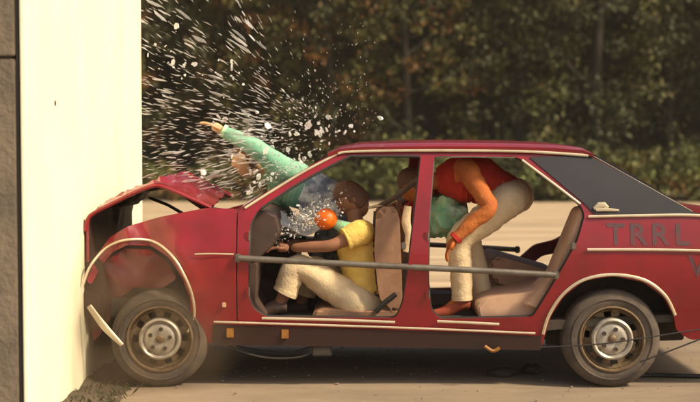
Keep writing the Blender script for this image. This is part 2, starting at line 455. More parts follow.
# far side: same pressing, the rear opening reaches into the quarter light
fside = S2([(238,211),(262,195),(300,172),(331,154),(350,149),(420,147),(520,148),(589,154),(640,183),(693,213),(765,222),(780,245),(780,292),(768,336),(690,340),
           (676,330),(674,316),(664,297),(643,282),(613,276),(584,281),(564,296),(551,316),(545,336),(541,349),(430,347),(330,345),(238,343)])
fhr = S2([(434,156),(548,157),(588,165),(640,205),(636,240),(600,262),(575,268),(555,285),(535,317),(440,319),(431,310),(428,280),(429,220)])
C(sheet('body_side', fside, [hf, fhr], lambda x, z: W-yoff(z), .05, 'red', None, .08, .03, inward=-1))
# front wing, buckled
wing = S2([(237,209),(206,208),(160,217),(126,227),(106,239),(93,256),(84,282),(89,286),(97,268),(109,254),(127,245),(150,247),(169,258),(182,277),(190,299),(191,322),(197,343),(216,343),(237,343)])
def wingy(x, z):
    b = S(160, 230); t = sst(-.65, -1.55, x)
    q = Vector((x*5.5, z*5.5, 2)); return yoff(z)-.004+t*.05*noise.noise(q)-t*.075*(abs(noise.noise(q*1.3+Vector((4,1,0))))-.2)+t*.10*t+.03*t*math.sin(x*19+z*6)
wg = C(sheet('front_wing', wing, [], wingy, .02, 'red', None, .045, .02)); wg['label'] = 'buckled dark red front wing'
# far wing, crushed lower
fw = S2([(237,214),(206,222),(160,236),(126,248),(106,262),(93,280),(84,300),(92,310),(110,290),(127,275),(150,267),(169,268),(182,280),(190,299),(191,322),(197,343),(237,343)])
C(sheet('front_wing', fw, [], lambda x, z: W-wingy(x, z), .02, 'red', None, .06, .02, inward=-1))
# inner wing seen through the arch
iw = P2([(92,290),(104,262),(126,248),(150,249),(168,260),(178,278),(162,288),(135,286),(118,300),(108,325),(96,340),(90,320)], .25)
C(sheet('inner_wing', iw, [], lambda x, z: .20+.04*noise.noise(Vector((x*7, z*7, 9))), .012, 'red', None, .04, .02))
C(sheet('wheel_well', P2([(88,260),(125,240),(170,252),(205,290),(210,345),(150,345),(92,345)], .4), [], lambda x, z: .36+.03*noise.noise(Vector((x*5, z*5, 4))), .015, 'under', None, .08, .02))
C(sheet('wheel_well', P2([(545,345),(552,312),(566,292),(585,278),(613,271),(643,276),(668,294),(682,315),(684,340)], .3), [], lambda x, z: .30, .015, 'under', None, .08, .02))
# roof: crowned sheet between the two rails
roofline = [(329,155.5),(341,150.2),(362,147),(400,146),(440,145.6),(480,145.8),(520,146.4),(555,147.6),(582,150.4),(593,156)]
rows = []
for i, (px, py) in enumerate(roofline):
    e = S(px, py); row = []
    cr = (.0,.008,.014,.018,.020,.020,.020,.018,.014,.008)[i]
    y0 = yoff(e.z)-.008; lip = S(px, py+(.5,1.6,3.2,3.8,4.0,4.0,4.0,3.8,3.2,.6)[i])
    sec = [(yoff(lip.z)-.010, lip.z), (yoff(lip.z)-.012, (lip.z+e.z)/2+.002), (y0+.006, e.z-.003), (y0+.03, e.z+.006)]
    sec += [(y0+.03+(W/2-y0-.03)*t, e.z+.006+cr*math.sin(t*math.pi/2)) for t in (.12,.3,.5,.75)] + [(W/2, e.z+.006+cr)]
    sec += [(W-y, z) for y, z in reversed(sec[:-1])]
    for y, z in sec:
        u = 2*y/W-1; row.append((e.x+(-.012 if i == 0 else -.006 if i == 1 else 0)*(1-u*u), y, z))
    rows.append(row)
C(gridsheet('roof', rows, .010, 'red'))
# gutter trims (bright strip over the doors, pillar strip)
FL = (Vector((0,1,0)), .5)
def strip(name, pts, r, m='chrome', e=-.008, n=5, far=False, parent=None):
    q = [S(*p) for p in pts]; q = [Vector((v.x, v.y+e, v.z)) for v in q]
    if n: q = crom(q, n); q = [Vector((v.x, yoff(v.z)+e, v.z)) for v in q]
    if far: q = [Vector((v.x, W-v.y, v.z)) for v in q]
    return C(tubeobj(name, q, r, m, None, 8, FL), parent)
for fr in (False, True):
    strip('gutter_trim', [(338,153.5),(352,151.4),(420,150.4),(520,151.3),(588,155.5)], .0085, e=-.017, far=fr)
    strip('pillar_trim', [(245,208),(272,191),(304,171.5),(338,153.5)], .0075, far=fr)
strip('opening_trim', [(522,160),(550,181),(580,204)], .007, e=-.004)
strip('opening_trim', [(436,157.5),(470,157),(515,157.8)], .004, 'steel', e=-.003)
strip('opening_seal', [(262,208),(300,183),(346,158.5),(358,156.5),(420,156.5)], .008, 'black', e=-.002)
for hl in (hf, hr):
    lp = dens(roundpoly([Vector(p) for p in hl], .03), .05); lp = [Vector((p.x, yoff(p.y)+.022, p.y)) for p in lp]+[Vector((lp[0].x, yoff(lp[0].y)+.022, lp[0].y))]
    C(tubeobj('door_seal', lp, .009, 'black', None, 6))
# side trims
strip('sill_trim', [(214,321.5),(330,325),(430,328.5),(535,333)], .0065, e=-.014)
strip('kick_plate', [(262,318),(330,319.5),(395,322)], .008, e=-.010)
strip('kick_plate', [(437,321),(470,322.5),(499,324)], .008, e=-.010)
strip('belt_trim', [(588,216.5),(640,215.5),(700,215.5),(762,224)], .0085, e=-.012)
strip('side_trim', [(587,249.5),(640,249.5),(700,250.5),(776,254)], .008, e=-.010)
strip('side_trim', [(195,254),(212,253.5),(234,254)], .0045, e=-.014, n=3)
strip('arch_trim', [(543,334),(549,315),(563,294),(584,279.5),(613,274.5),(644,280),(665,295.5),(675,315)], .0095, e=-.006)
at_ = [(84,284),(90,266),(104,249),(126,240),(151,242),(172,255),(185,274),(193,296),(194,318),(188,332)]
pts = [];
for k, p in enumerate(at_):
    v = S(*p); pts.append(Vector((v.x, wingy(v.x, v.z)-.014-.02*math.sin(k*1.3)-(.07,.06,.04,.02,.01,0,0,0,0,0)[k], v.z)))
C(tubeobj('arch_trim', pts, .0085, 'chrome', None, 8, None, 6))['label'] = 'bent bright wheel arch trim torn loose at its foot'
# torn chrome strip hanging from the nose
v0, v1 = P(89,306,-.06), P(122,345,-.03); vm = (v0+v1)/2+Vector((-.008,0,-.006))
C(tubeobj('bumper_strip', [v0, vm, v1], [.016,.022,.012], 'chrome', None, 8, (Vector((0,1,0)), .4), 6))
# dark sill band
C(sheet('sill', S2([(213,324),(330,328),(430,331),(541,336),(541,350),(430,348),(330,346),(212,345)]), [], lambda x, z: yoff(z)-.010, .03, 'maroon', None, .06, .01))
# black vinyl rear quarter
vy = lambda x, z: yoff(z)-.007
vq = C(sheet('vinyl_quarter', S2([(529,157),(588,155),(640,182.6),(692,212),(700,213.5),(594,214),(586,205)]), [], vy, .006, 'vinyl', None, .05, .012))
vq['label'] = 'black vinyl covered rear quarter'
strip('slope_trim', [(590,154.5),(640,182.5),(692,211.5)], .004, 'steel', e=-.006)
# chrome badge on the vinyl: little swooping tick
bm = bmesh.new()
tube(bm, [S(594,209,-.012), S(599,205.5,-.018), S(604,205,-.018), S(608,208,-.014)], [.010,.020,.018,.010], 8, FL)
tube(bm, [S(596,210,-.014), S(606,209.5,-.016), S(619,210.5,-.012)], [.010,.012,.006], 8, FL)
C(from_bm('badge', bm, 'chrome'))
# fuel flap shut line, small reflector marks
# rear end: glass, deck, tail
e0, e1 = S(590,152), S(693,212)
rows = []
for i in range(7):
    t = i/6; x = e0.x+(e1.x-e0.x)*t; z = e0.z+(e1.z-e0.z)*t+.01*math.sin(math.pi*t); y0 = yoff(z)+.004
    rows.append([(x, y0+(W-2*y0)*k/10, z-.022+.004*(1-(2*k/10-1)**2)) for k in range(11)])
C(gridsheet('tailgate', rows, .02, 'vinyl'))
rows = []
for i in range(5):
    t = .12+.7*i/4; x = e0.x+(e1.x-e0.x)*t; z = e0.z+(e1.z-e0.z)*t+.01*math.sin(math.pi*t)+.008; y0 = yoff(z)+.16
    f = lambda y: 1-(2*(y-.05)/(W-.1)-1)**2
    rows.append([(x+.002, y, z-.021+.004*f(y)) for y in [y0+(W-2*y0)*k/10 for k in range(11)]])
C(gridsheet('rear_window', rows, .006, 'glass'))
tp = S2([(690,212),(765,222),(781,246),(781,292),(768,336)])
rows = [[(x, yoff(z)+.004+(W-2*(yoff(z)+.004))*k/8, z+.012*(1-(2*k/8-1)**2)) for k in range(9)] for x, z in tp]
C(gridsheet('tail_panel', rows, .02, 'red'))
q = S(784,300)
C(prism('rear_bumper', [(q.x-.03,.50),(q.x+.07,.50),(q.x+.09,.58),(q.x+.05,.62),(q.x-.03,.62)], .0, W, 'chrome', None, .02, .02))
for y in (.08, W-.38):
    b = S(781,262); C(boxobj('tail_light', (b.x-.01, b.x+.03, y, y+.30, b.z-.06, b.z+.06), 'shoe', None, .01))
# floor, bulkhead, cowl, shelf
fx0, fx1 = S(238,340).x, S(545,340).x
C(prism('floor_pan', [(fx0,.335),(fx1,.335),(fx1+.25,.36),(fx1+.95,.40),(fx1+.95,.44),(fx1+.25,.41),(fx1,.39),(fx0,.39)], .07, W-.07, 'under', None, .01, 0))
C(prism('transmission_tunnel', [(fx0,.39),(fx1,.39),(fx1,.45),(fx0+.3,.52),(fx0,.60)], W/2-.13, W/2+.13, 'darktan', None, .03, .04))
cb = S(238,211)
C(prism('bulkhead', [(fx0-.06,.36),(fx0,.36),(fx0+.02,.70),(cb.x+.04,cb.z-.05),(cb.x-.02,cb.z-.03)], .06, W-.06, 'darktan', None, .01, 0, crush=.02))
C(prism('cowl', [(cb.x-.07,cb.z-.045),(cb.x+.06,cb.z-.03),(cb.x+.05,cb.z),(cb.x-.05,cb.z-.005)], .05, W-.05, 'red', None, .01, 0, crush=.015))
rail = [P(238,330,.1).x]
for y in (.16, W-.30):
    C(prism('chassis_rail', [(-1.45,.40),(fx0+.1,.36),(fx0+.1,.46),(-1.45,.52)], y, y+.09, 'under', None, .01, .01, crush=.02))
C(prism('parcel_shelf', [(e1.x-.36,.99),(e1.x-.02,.99),(e1.x-.02,1.01),(e1.x-.36,1.01)], .12, W-.12, 'darktan', None, .005, 0))
C(prism('fuel_tank', [(fx1+.42,.24),(fx1+.92,.26),(fx1+.92,.40),(fx1+.42,.40)], .35, W-.35, 'under', None, .04, .03))
C(prism('rear_axle', [(S(612,340).x-.035,.26),(S(612,340).x+.035,.26),(S(612,340).x+.035,.33),(S(612,340).x-.035,.33)], .22, W-.22, 'under', None, .03, 0))
C(tubeobj('exhaust_pipe', [(-.9,.9,.30),(-.2,1.0,.24),(.7,1.0,.24),(1.3,1.1,.25),(2.2,1.2,.30)], .024, 'under', None, 8, None, 5))
# crushed nose
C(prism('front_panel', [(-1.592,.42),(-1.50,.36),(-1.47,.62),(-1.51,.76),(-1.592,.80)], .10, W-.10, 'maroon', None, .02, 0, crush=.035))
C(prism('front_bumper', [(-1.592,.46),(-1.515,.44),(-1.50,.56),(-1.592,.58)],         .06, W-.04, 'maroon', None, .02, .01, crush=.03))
C(prism('engine', [(-1.42,.30),(-.98,.28),(-.95,.60),(-1.02,.70),(-1.25,.76),(-1.40,.70)], .42, 1.35, 'under', None, .04, .03, crush=.03))
C(prism('radiator', [(-1.50,.40),(-1.44,.40),(-1.43,.80),(-1.49,.80)], .45, 1.3, 'black', None, .01, .01, crush=.03))
# bonnet, folded up into a ridge
bp = [(211,205.5),(200,200),(188,194.5),(173,188),(160,183.5),(150,184.5),(132,191.5),(112,201.5),(96,209.5),(88,217),(85,236),(84,262)]
b3 = crom([P(a, b, .10) for a, b in bp], 3)
rows = []
for i, v in enumerate(b3):
    row = []; s = i/(len(b3)-1)
    for k in range(22):
        t = k/21; u = 2*t-1
        y = .10+(W-.20)*t
        rid = math.exp(-((s-.42)/.16)**2)
        am = .018+.03*sst(.35,1,s)
        nv = noise.noise_vector(Vector((v.x*4, y*3.2, v.z*4)))
        edge = min(1, t*6)
        rg = (abs(noise.noise(Vector((v.x*6, y*4, v.z*6+5))))-.25)*(.04+.06*sst(.15,.6,s))
        nv.z -= rg/am*1.2; nv.x += rg/am*.5
        row.append((max(-1.585, v.x+nv.x*am*edge+.02*(1-u*u)*rid), y, v.z+(.022*(1-u*u)*(1-s*.5)+nv.z*am*.8+.03*rid*math.sin(t*9)*t)*edge))
    rows.append(row)
bn = C(gridsheet('bonnet', rows, .016, 'red', sharp=50, back='maroon')); bn.data.set_sharp_from_angle(angle=R(13)); bn['label'] = 'bonnet folded up into a ridge'  # darker maroon on the underside: shade put into the colour
# folded flange of the near bonnet edge and its stays
C(tubeobj('bonnet_flange', [Vector((v.x, .094, v.z-.014)) for v in b3[:-4]], .013, 'red', None, 6))
C(tubeobj('bonnet_stay', [P(150,198,.9), P(168,205,.55), P(187,216,.25)], .010, 'black', None, 6))
C(tubeobj('bonnet_stay', [P(183,196,1.1), P(197,205,.7), P(209,213,.3)], .010, 'black', None, 6))
C(tubeobj('bonnet_hinge', [P(196,204,.2), P(212,209,.2), P(228,211,.2)], .014, 'maroon', None, 6))

# wheels
def slotdisc(name, c, r0, r1, nslot, m, parent, y):
    out = [(c.x+r1*math.cos(a), c.z+r1*math.sin(a)) for a in [2*math.pi*k/40 for k in range(40)]]
    holes = []
    for k in range(nslot):
        a = 2*math.pi*(k+.5)/nslot; d = .20*8/nslot
        holes.append([(c.x+rr*math.cos(aa), c.z+rr*math.sin(aa)) for rr, aa in ((r1*.74,a-d),(r1*.90,a-d*.9),(r1*.91,a),(r1*.90,a+d*.9),(r1*.74,a+d),(r1*.72,a))])
    def fy(x, z):
        r = math.hypot(x-c.x, z-c.z)/r1
        return y + .030*sst(.60,.72,r)*(1-sst(.92,1,r)) - .018*sst(.62,.40,r) + .02*sst(.30,.18,r)
    return sheet(name, out, holes, fy, .006, m, None, .022, .006)
def wheel(px, py, far=False, rad=.295, tilt=0):
    c = P(px, py, .05); c.z = rad-.006+tilt
    wroot = empty('wheel', (c.x, .05, c.z)); C(wroot)
    y0 = .045
    if True:
        s = 1
        prof = [(.188,.02),(.200,.000),(.225,-.008),(.258,-.006),(.280,.008),(.292,.028),(rad,.05),(rad,.135),(.290,.16),(.270,.182),(.230,.188),(.190,.17),(.188,.02)]
        parts = [lathe('tyre', prof, Vector((c.x, y0, c.z)), 'tyre', None)]
        # tread ribs on the sidewall
        parts.append(lathe('sidewall_rib', [(.236,-.007),(.240,-.014),(.246,-.014),(.250,-.0075)], Vector((c.x, y0, c.z)), 'tyre', None))
        rim = lathe('rim', [(.200,.000),(.198,-.010),(.190,-.012),(.184,.000),(.178,.03),(.176,.12),(.186,.17)], Vector((c.x, y0, c.z)), 'rimm', None)
        parts.append(rim)
        parts.append(slotdisc('wheel_disc', Vector((c.x, 0, c.z)), .03, .178, 10, 'rimm', None, y0+.012))
        parts.append(lathe('brake_drum', [(.004,.055),(.12,.055),(.125,.06),(.125,.12)], Vector((c.x, y0, c.z)), 'under', None, 24))
        parts.append(lathe('hub_ring', [(.128,.012),(.124,-.012),(.114,-.018),(.104,-.012),(.098,.002)], Vector((c.x, y0, c.z)), 'hubm', None, 40))
        parts.append(lathe('hub_plate', [(.020,-.004),(.05,-.010),(.085,-.008),(.098,.004)], Vector((c.x, y0, c.z)), 'hubm', None, 32))
        parts.append(lathe('hub_cap', [(.001,-.020),(.018,-.019),(.024,-.014),(.026,.0)], Vector((c.x, y0, c.z)), 'rimm', None, 20))
        for k in range(5):
            a = 2*math.pi*k/5+.5; bm = bmesh.new()
            q = Vector((c.x+.062*math.cos(a), y0-.002, c.z+.062*math.sin(a)))
            tube(bm, [q, q+Vector((0,-.022,0))], .013, 6)
            parts.append(from_bm('wheel_nut', bm, 'under'))
        Li = Matrix.Translation(-Vector((c.x, .05, c.z)))
        for p in parts:
            p.data.transform(Li); p.parent = wroot
    wroot.rotation_euler = (0, random.uniform(0,1), 0)
    if far:
        wroot.location.y = W-.05; wroot.rotation_euler = (0, 0, math.pi)
    return wroot
fwh = wheel(160, 338); fwh['label'] = 'front wheel pushed back in its crushed arch'
fwh.rotation_euler = (0, .3, R(4))
wheel(612, 343)
wheel(160, 338, True); wheel(612, 343, True)

# lettering on the rear quarter
def letter(ch, px, py, hpx):
    cu = bpy.data.curves.new('lettering', 'FONT'); cu.body = ch; cu.size = hpx/169/.70; cu.extrude = .0004; cu.align_x = 'CENTER'
    cu.offset = .004
    o = bpy.data.objects.new('tmp', cu); COL.objects.link(o)
    dg = bpy.context.evaluated_depsgraph_get(); me = bpy.data.meshes.new_from_object(o.evaluated_get(dg)); bpy.data.objects.remove(o)
    me.materials.clear()
    q = S(px, py)
    for v in me.vertices:
        x, z = q.x+v.co.x, q.z+v.co.y; v.co = (x, yoff(z)-.0016-v.co.z, z)
    C(link('lettering', me, 'letter', None, smooth=False))
for ch, px in (('T',616),('R',638),('R',660),('L',682)): letter(ch, px, 244.5, 21)
letter('V', 697, 276, 21)

# tubes braced across the open doors
for fr in (False, True):
    q = [S(238,258,-.02), S(300,261.5,-.02), S(410,267,-.02), S(480,270.5,-.02), S(556,275,-.02)]
    if fr: q = [Vector((v.x, W-v.y, v.z)) for v in q]
    C(tubeobj('door_brace', q, .019, 'steel', None, 10))
    for p in (q[0], q[2], q[-1]):
        C(boxobj('brace_clamp', (p.x-.018, p.x+.018, p.y-.012+(.0 if not fr else -.012), p.y+.036+(0 if not fr else -.012), p.z-.024, p.z+.024), 'red' if p is q[2] else 'steel', None, .006))

# dashboard and wheel
C(prism('dashboard', P2([(242,216),(262,209),(276,214),(280,232),(270,246),(254,262),(246,262)], .3), .12, W-.12, 'darktan', None, .02, .02, crush=.02))
C(prism('footwell_trim', P2([(246,262),(258,262),(256,300),(268,316),(248,316)], .2), .09, W-.09, 'darktan', None, .02, 0))
sw = P(300,232,1.28); bm = bmesh.new()
ax = Vector((.85,0,.45)).normalized(); a = ax.cross(Vector((0,1,0))).normalized(); b = Vector((0,1,0))
ring = [sw+(a*math.cos(t)+b*math.sin(t))*.19 for t in [2*math.pi*k/28 for k in range(29)]]
tube(bm, ring, .014, 8); tube(bm, [sw-b*.18, sw-ax*.03, sw+b*.18], .012, 6); tube(bm, [sw-ax*.02, sw-ax*.35], .025, 8)
C(from_bm('steering_wheel', bm, 'black'))

# seats
def frontseat(y0, y1, dx, m):
    back = [(x+dx, z) for x, z in P2([(376,214),(382,206),(395,207),(399,216),(401,262),(402,300),(396,312),(384,312),(378,290),(374,250)], .3)]
    s = empty('front_seat', (sum(x for x, z in back)/len(back), (y0+y1)/2, .39)); C(s)
    Ls = Matrix.Translation(-s.location)
    prts = [prism('seat_back', back, y0, y1, m, None, .05, .035),
            prism('seat_cushion', [(x+dx, z) for x, z in P2([(312,312),(322,307),(360,311),(398,306),(400,317),(316,319)], .3)], y0, y1, m, None, .04, .035),
            prism('seat_frame', [(x+dx, z) for x, z in P2([(320,317),(400,315),(400,324),(320,324)], .3)], y0+.04, y1-.04, 'black', None, .01, 0)]
    hx = back[-3][0]
    bm = bmesh.new(); tube(bm, [P(376,312,y0-.01)+Vector((dx,0,0)), P(384,303,y0-.012)+Vector((dx,0,0)), P(396,294,y0-.01)+Vector((dx,0,0))], .016, 8)
    prts.append(from_bm('recliner_arm', bm, 'black'))
    for k in range(3):   # stitched flutes on the seat back
        yy = y0+(y1-y0)*(k+1)/4
        q = [Vector((back[i][0]-.004, yy, back[i][1])) for i in (0,9,8)]
        prts.append(tubeobj('seam', q, .006, 'darktan', None, 6))
    for p in prts: p.data.transform(Ls); p.parent = s
    return s
frontseat(.22, .74, 0, 'tan'); frontseat(1.02, 1.54, .10, 'tan')
rs = empty('rear_seat', (1.0, W/2, .39)); C(rs); Ls = Matrix.Translation(-rs.location)
for o in (prism('seat_cushion', P2([(474,302),(486,296),(536,286),(553,280),(549,296),(538,314),(478,318)], .3), .12, W-.16, 'pink', None, .03, .03),
          prism('seat_back', P2([(551,274),(578,208),(598,206),(604,216),(596,262),(576,272),(557,290),(544,308),(520,302)], .2), .075, .40, 'pink', None, .03, .03),
          prism('loose_squab', P2([(484,261),(492,252),(556,270),(562,288),(548,292),(490,278)], .9), .62, 1.3, 'tan', None, .03, .03)):
    o.data.transform(Ls); o.parent = rs
# seat belt from the centre pillar
C(tubeobj('seat_belt', [P(424,176,.16), P(412,184,.22), P(396,197,.28), P(378,207,.34)], .019, 'darktan', None, 8, (Vector((.6,.2,.75)).normalized(), .25), 4))
C(tubeobj('belt_webbing', [P(408,206,.3), P(406,222,.3), P(409,236,.3), P(406,252,.3)], [.022,.028,.024,.020], 'cream', None, 8, (Vector((0,1,0)), .3), 5))
C(prism('pedal_box', P2([(252,250),(296,250),(300,270),(290,316),(256,316)], 1.0), .96, 1.62, 'darktan', None, .02, .01))
C(tubeobj('belt_buckle', [P(368,208,.34), P(384,204.5,.33), P(396,200,.31)], [.012,.020,.014], 'chrome', None, 8, (Vector((0,0,1)), .6), 4))

# hinges and strikers left on the pillars
for px, py in ((247,236),(247,292),(426,236),(427,294)):
    v = S(px, py, -.012); C(boxobj('door_hinge', (v.x-.008, v.x+.012, v.y+.004, v.y+.02, v.z-.022, v.z+.022), 'red', None, .003))
    C(tubeobj('hinge_pin', [v+Vector((.012,.004,-.026)), v+Vector((.012,.004,.026))], .004, 'steel', None, 8))
for px, py in ((404,246),(574,246)):
    v = S(px, py, -.006); C(boxobj('door_striker', (v.x-.016, v.x+.012, v.y, v.y+.03, v.z-.02, v.z+.02), 'steel', None, .004))
# little markers, brackets and hanging wires under the sill
for px, py in ((230,333),(285,334)):
    v = S(px, py, -.016); C(boxobj('yellow_marker', (v.x-.022, v.x+.022, v.y-.004, v.y+.01, v.z-.028, v.z+.028), 'yel', None, .003))
v = S(224,305,-.014); C(boxobj('marker_tag', (v.x-.012, v.x+.012, v.y-.004, v.y+.02, v.z-.014, v.z+.014), 'pink', None, .003))
C(tubeobj('hanging_wire', [P(228,346,.1), P(246,353,.1), P(270,358,.1), P(300,357,.1), P(316,349,.1), P(322,344,.1)], .007, 'cable', None, 6, None, 5))
C(tubeobj('hanging_wire', [P(236,346,.16), P(262,351,.16), P(290,353,.16), P(310,347,.16), P(330,345,.16)], .006, 'cable', None, 6, None, 5))
C(boxobj('bracket', (P(312,350,.1).x, P(332,350,.1).x, .08, .14, P(312,356,.1).z, P(312,344,.1).z), 'under', None, .008))
v = P(493,351,.03); C(tubeobj('tow_hook', [v+Vector((-.05,0,.03)), v+Vector((0,0,0)), v+Vector((.04,0,.02))], .011, 'yel', None, 6, None, 4))
# remains of glass in the screen frame
for k in range(14):
    t = random.random(); b0 = S(243,207); t0 = S(332,153)
    y = random.uniform(.2, W-.2); q = Vector((b0.x-.02, y, b0.z-.005))
    bm = bmesh.new(); h = random.uniform(.02,.07); wd = random.uniform(.02,.05)
    v = [bm.verts.new(q+Vector(c)) for c in ((0,-wd,0),(0,wd,0),(h*.7,wd*.2,h*.6),(.006,-wd,.0),(.006,wd,0),(h*.7+.006,wd*.2,h*.6))]
    for f in ((0,1,2),(5,4,3),(0,3,4,1),(1,4,5,2),(2,5,3,0)): bm.faces.new([v[i] for i in f])
    C(from_bm('glass_edge', bm, 'shard', smooth=False))

# ------------------------------------------------------------------ dressed dummies
def skinmesh(chains, sub=2):
    """chains: list of islands; island = (verts [(pos, radius)], edges); returns an evaluated mesh"""
    V = []; E = []; Rr = []; roots = []
    for vs, es in chains:
        s = len(V); roots.append(s)
        for p, r in vs: V.append(tuple(p)); Rr.append(r)
        E += [(a+s, b+s) for a, b in es]
    me = bpy.data.meshes.new('tmp'); me.from_pydata(V, E, []); o = bpy.data.objects.new('tmp', me); COL.objects.link(o)
    o.modifiers.new('skin', 'SKIN').use_smooth_shade = True
    for i, d in enumerate(me.skin_vertices[0].data):
        r = Rr[i]; d.radius = (r, r) if not isinstance(r, tuple) else r; d.use_root = i in roots
    m = o.modifiers.new('sub', 'SUBSURF'); m.levels = sub; m.render_levels = sub
    dg = bpy.context.evaluated_depsgraph_get(); dg.update()
    out = bpy.data.meshes.new_from_object(o.evaluated_get(dg)); bpy.data.objects.remove(o)
    return out
def refine(pts, rad, n=3):
    q = crom(pts, n); rr = []
    for i in range(len(pts)-1):
        for k in range(n): rr.append(rad[i]+(rad[i+1]-rad[i])*k/n)
    rr.append(rad[-1]); return list(zip(q, rr))
def tubebody(bm, pts, rad, n=4, seg=14, wob=0):
    pr = refine(pts, rad, n); i0 = len(bm.verts)
    tube(bm, [p for p, r in pr], [r for p, r in pr], seg)
    if wob:
        bm.verts.ensure_lookup_table(); vv = list(bm.verts)[i0:]
        if wob > .003:
            for i, (c, r) in enumerate(pr):
                for k in range(seg):
                    v = vv[i*seg+k]; an = 2*math.pi*k/seg
                    ph = i*1.15+1.8*math.sin(an+i*.13)+1.2*noise.noise(v.co*9)
                    am = .085*(.35+.9*max(0, noise.noise(v.co*6+Vector((3,3,3)))))
                    v.co += (v.co-c)*am*(abs(math.sin(ph))*1.6-.8)
        for v in list(bm.verts)[i0:]:
            q = Vector((v.co.x*9, v.co.y*9, v.co.z*20)); v.co += noise.noise_vector(q)*wob*.55
def hand_chains(wr, d, up, s=1, curl=.5):
    """palm and five fingers as small skinned chains rooted in the palm"""
    d = d.normalized(); side = d.cross(up).normalized(); nrm = side.cross(d).normalized()
    ch = [([(wr, .026*s), (wr+d*.05*s, .032*s), (wr+d*.085*s, .030*s)], [(0,1),(1,2)])]
    for k, L in enumerate((.072,.082,.076,.060)):
        b = wr+d*.075*s+side*(k-1.5)*.021*s
        m1 = b+d*L*.5*s-nrm*curl*.012*s; m2 = m1+(d-nrm*curl*1.2).normalized()*L*.3*s; m3 = m2+(d*.6-nrm*curl*1.6).normalized()*L*.28*s
        ch.append(([(b,.0095*s),(m1,.009*s),(m2,.0085*s),(m3,.0075*s)], [(0,1),(1,2),(2,3)]))
    b = wr+d*.03*s-side*.028*s
    ch.append(([(b,.012*s),(b+(d*.5-side*.7).normalized()*.035*s,.011*s),(b+(d*.5-side*.7).normalized()*.035*s+d*.03*s,.009*s)], [(0,1),(1,2)]))
    return ch
def headmesh(bm, c, fwd, up, s=1.0):
    fwd = fwd.normalized(); sd = fwd.cross(up).normalized(); up = sd.cross(fwd).normalized()
    n0 = len(bm.verts)
    r = bmesh.ops.create_uvsphere(bm, u_segments=24, v_segments=18, radius=1)
    for v in r['verts']:
        x, y, z = v.co
        z2 = z*.128; wx = .076*(1-.22*sst(.1,-1,z)); fy = .098*(1-.10*sst(0,-1,z))
        px, py, pz = x*wx, y*fy, z2
        if y > 0:
            py += .022*math.exp(-(px/.012)**2-((pz+.012)/.022)**2)          # nose
            py -= .010*(math.exp(-((px-.03)/.016)**2-((pz-.012)/.013)**2)+math.exp(-((px+.03)/.016)**2-((pz-.012)/.013)**2))  # eye sockets
            py += .006*math.exp(-(px/.022)**2-((pz+.058)/.008)**2)          # lips
            py += .010*math.exp(-(px/.03)**2-((pz+.105)/.02)**2)            # chin
        py -= .0 if z > -.6 or y > 0 else .0
        v.co = c + (sd*px+fwd*py+up*pz)*s
    for sg in (-1,1):
        e = c+sd*sg*.074*s-fwd*.005*s
        rr = bmesh.ops.create_uvsphere(bm, u_segments=8, v_segments=8, radius=1)
        for v in rr['verts']: v.co = e+sd*v.co.x*.010*s+fwd*v.co.y*.018*s+up*v.co.z*.030*s
def hairmesh(c, fwd, up, s=1.0, ln=.02):
    fwd = fwd.normalized(); sd = fwd.cross(up).normalized(); up = sd.cross(fwd).normalized()
    bm = bmesh.new(); r = bmesh.ops.create_uvsphere(bm, u_segments=24, v_segments=18, radius=1)
    for v in r['verts']:
        x, y, z = v.co
        m = sst(.05, .5, y)*sst(.55, .25, z); m = max(m, sst(-.45, -.75, z), .9*sst(-.1,.25,y)*sst(.05,-.2,z))
        k = (1+.05*noise.noise(v.co*5)+.025*noise.noise(v.co*13))*(1-.24*m)
        v.co = c+(sd*x*.084+fwd*y*.106+up*z*.137)*s*k
    return bm
def dummy(root, skin, skel, head, hands, hair=True):
    """skel: islands for the continuous body; head=(centre, fwd, up, scale)"""
    me = skinmesh(skel+[c for h in hands for c in hand_chains(*h)], 2)
    bm = bmesh.new(); bm.from_mesh(me); headmesh(bm, *head)
    b = from_bm('body', bm, skin, None, sharp=180); b.parent = root; b.matrix_parent_inverse = Matrix.Translation(-root.location)
    if hair:
        h = from_bm('hair', hairmesh(*head), 'hair', None); h.parent = root; h.matrix_parent_inverse = Matrix.Translation(-root.location)
    return b
def garment(root, name, limbs, m, wob=.013):
    bm = bmesh.new()
    for pts, rad in limbs: tubebody(bm, pts, rad, 9, 28, wob)
    o = from_bm(name, bm, m, None, sharp=80); o.parent = root; o.matrix_parent_inverse = Matrix.Translation(-root.location)
    return o
def skeleton(pel, spine, chest, neck, headc, arms, legs):
    V = [(pel,.12),(spine,.11),(chest,.12),(neck,.05),(headc,.055)]; E = [(0,1),(1,2),(2,3),(3,4)]
    for sh, el, wr in arms:
        i = len(V); V += [(sh,.055),((sh+el)/2,.046),(el,.040),((el+wr)/2,.038),(wr,.027)]; E += [(2,i),(i,i+1),(i+1,i+2),(i+2,i+3),(i+3,i+4)]
    for hp, kn, an, toe in legs:
        i = len(V); V += [(hp,.085),((hp+kn)/2,.075),(kn,.055),((kn*.6+an*.4),.055),(an,.036),(toe,.03)]; E += [(0,i)]+[(i+k, i+k+1) for k in range(5)]
    return [(V, E)]

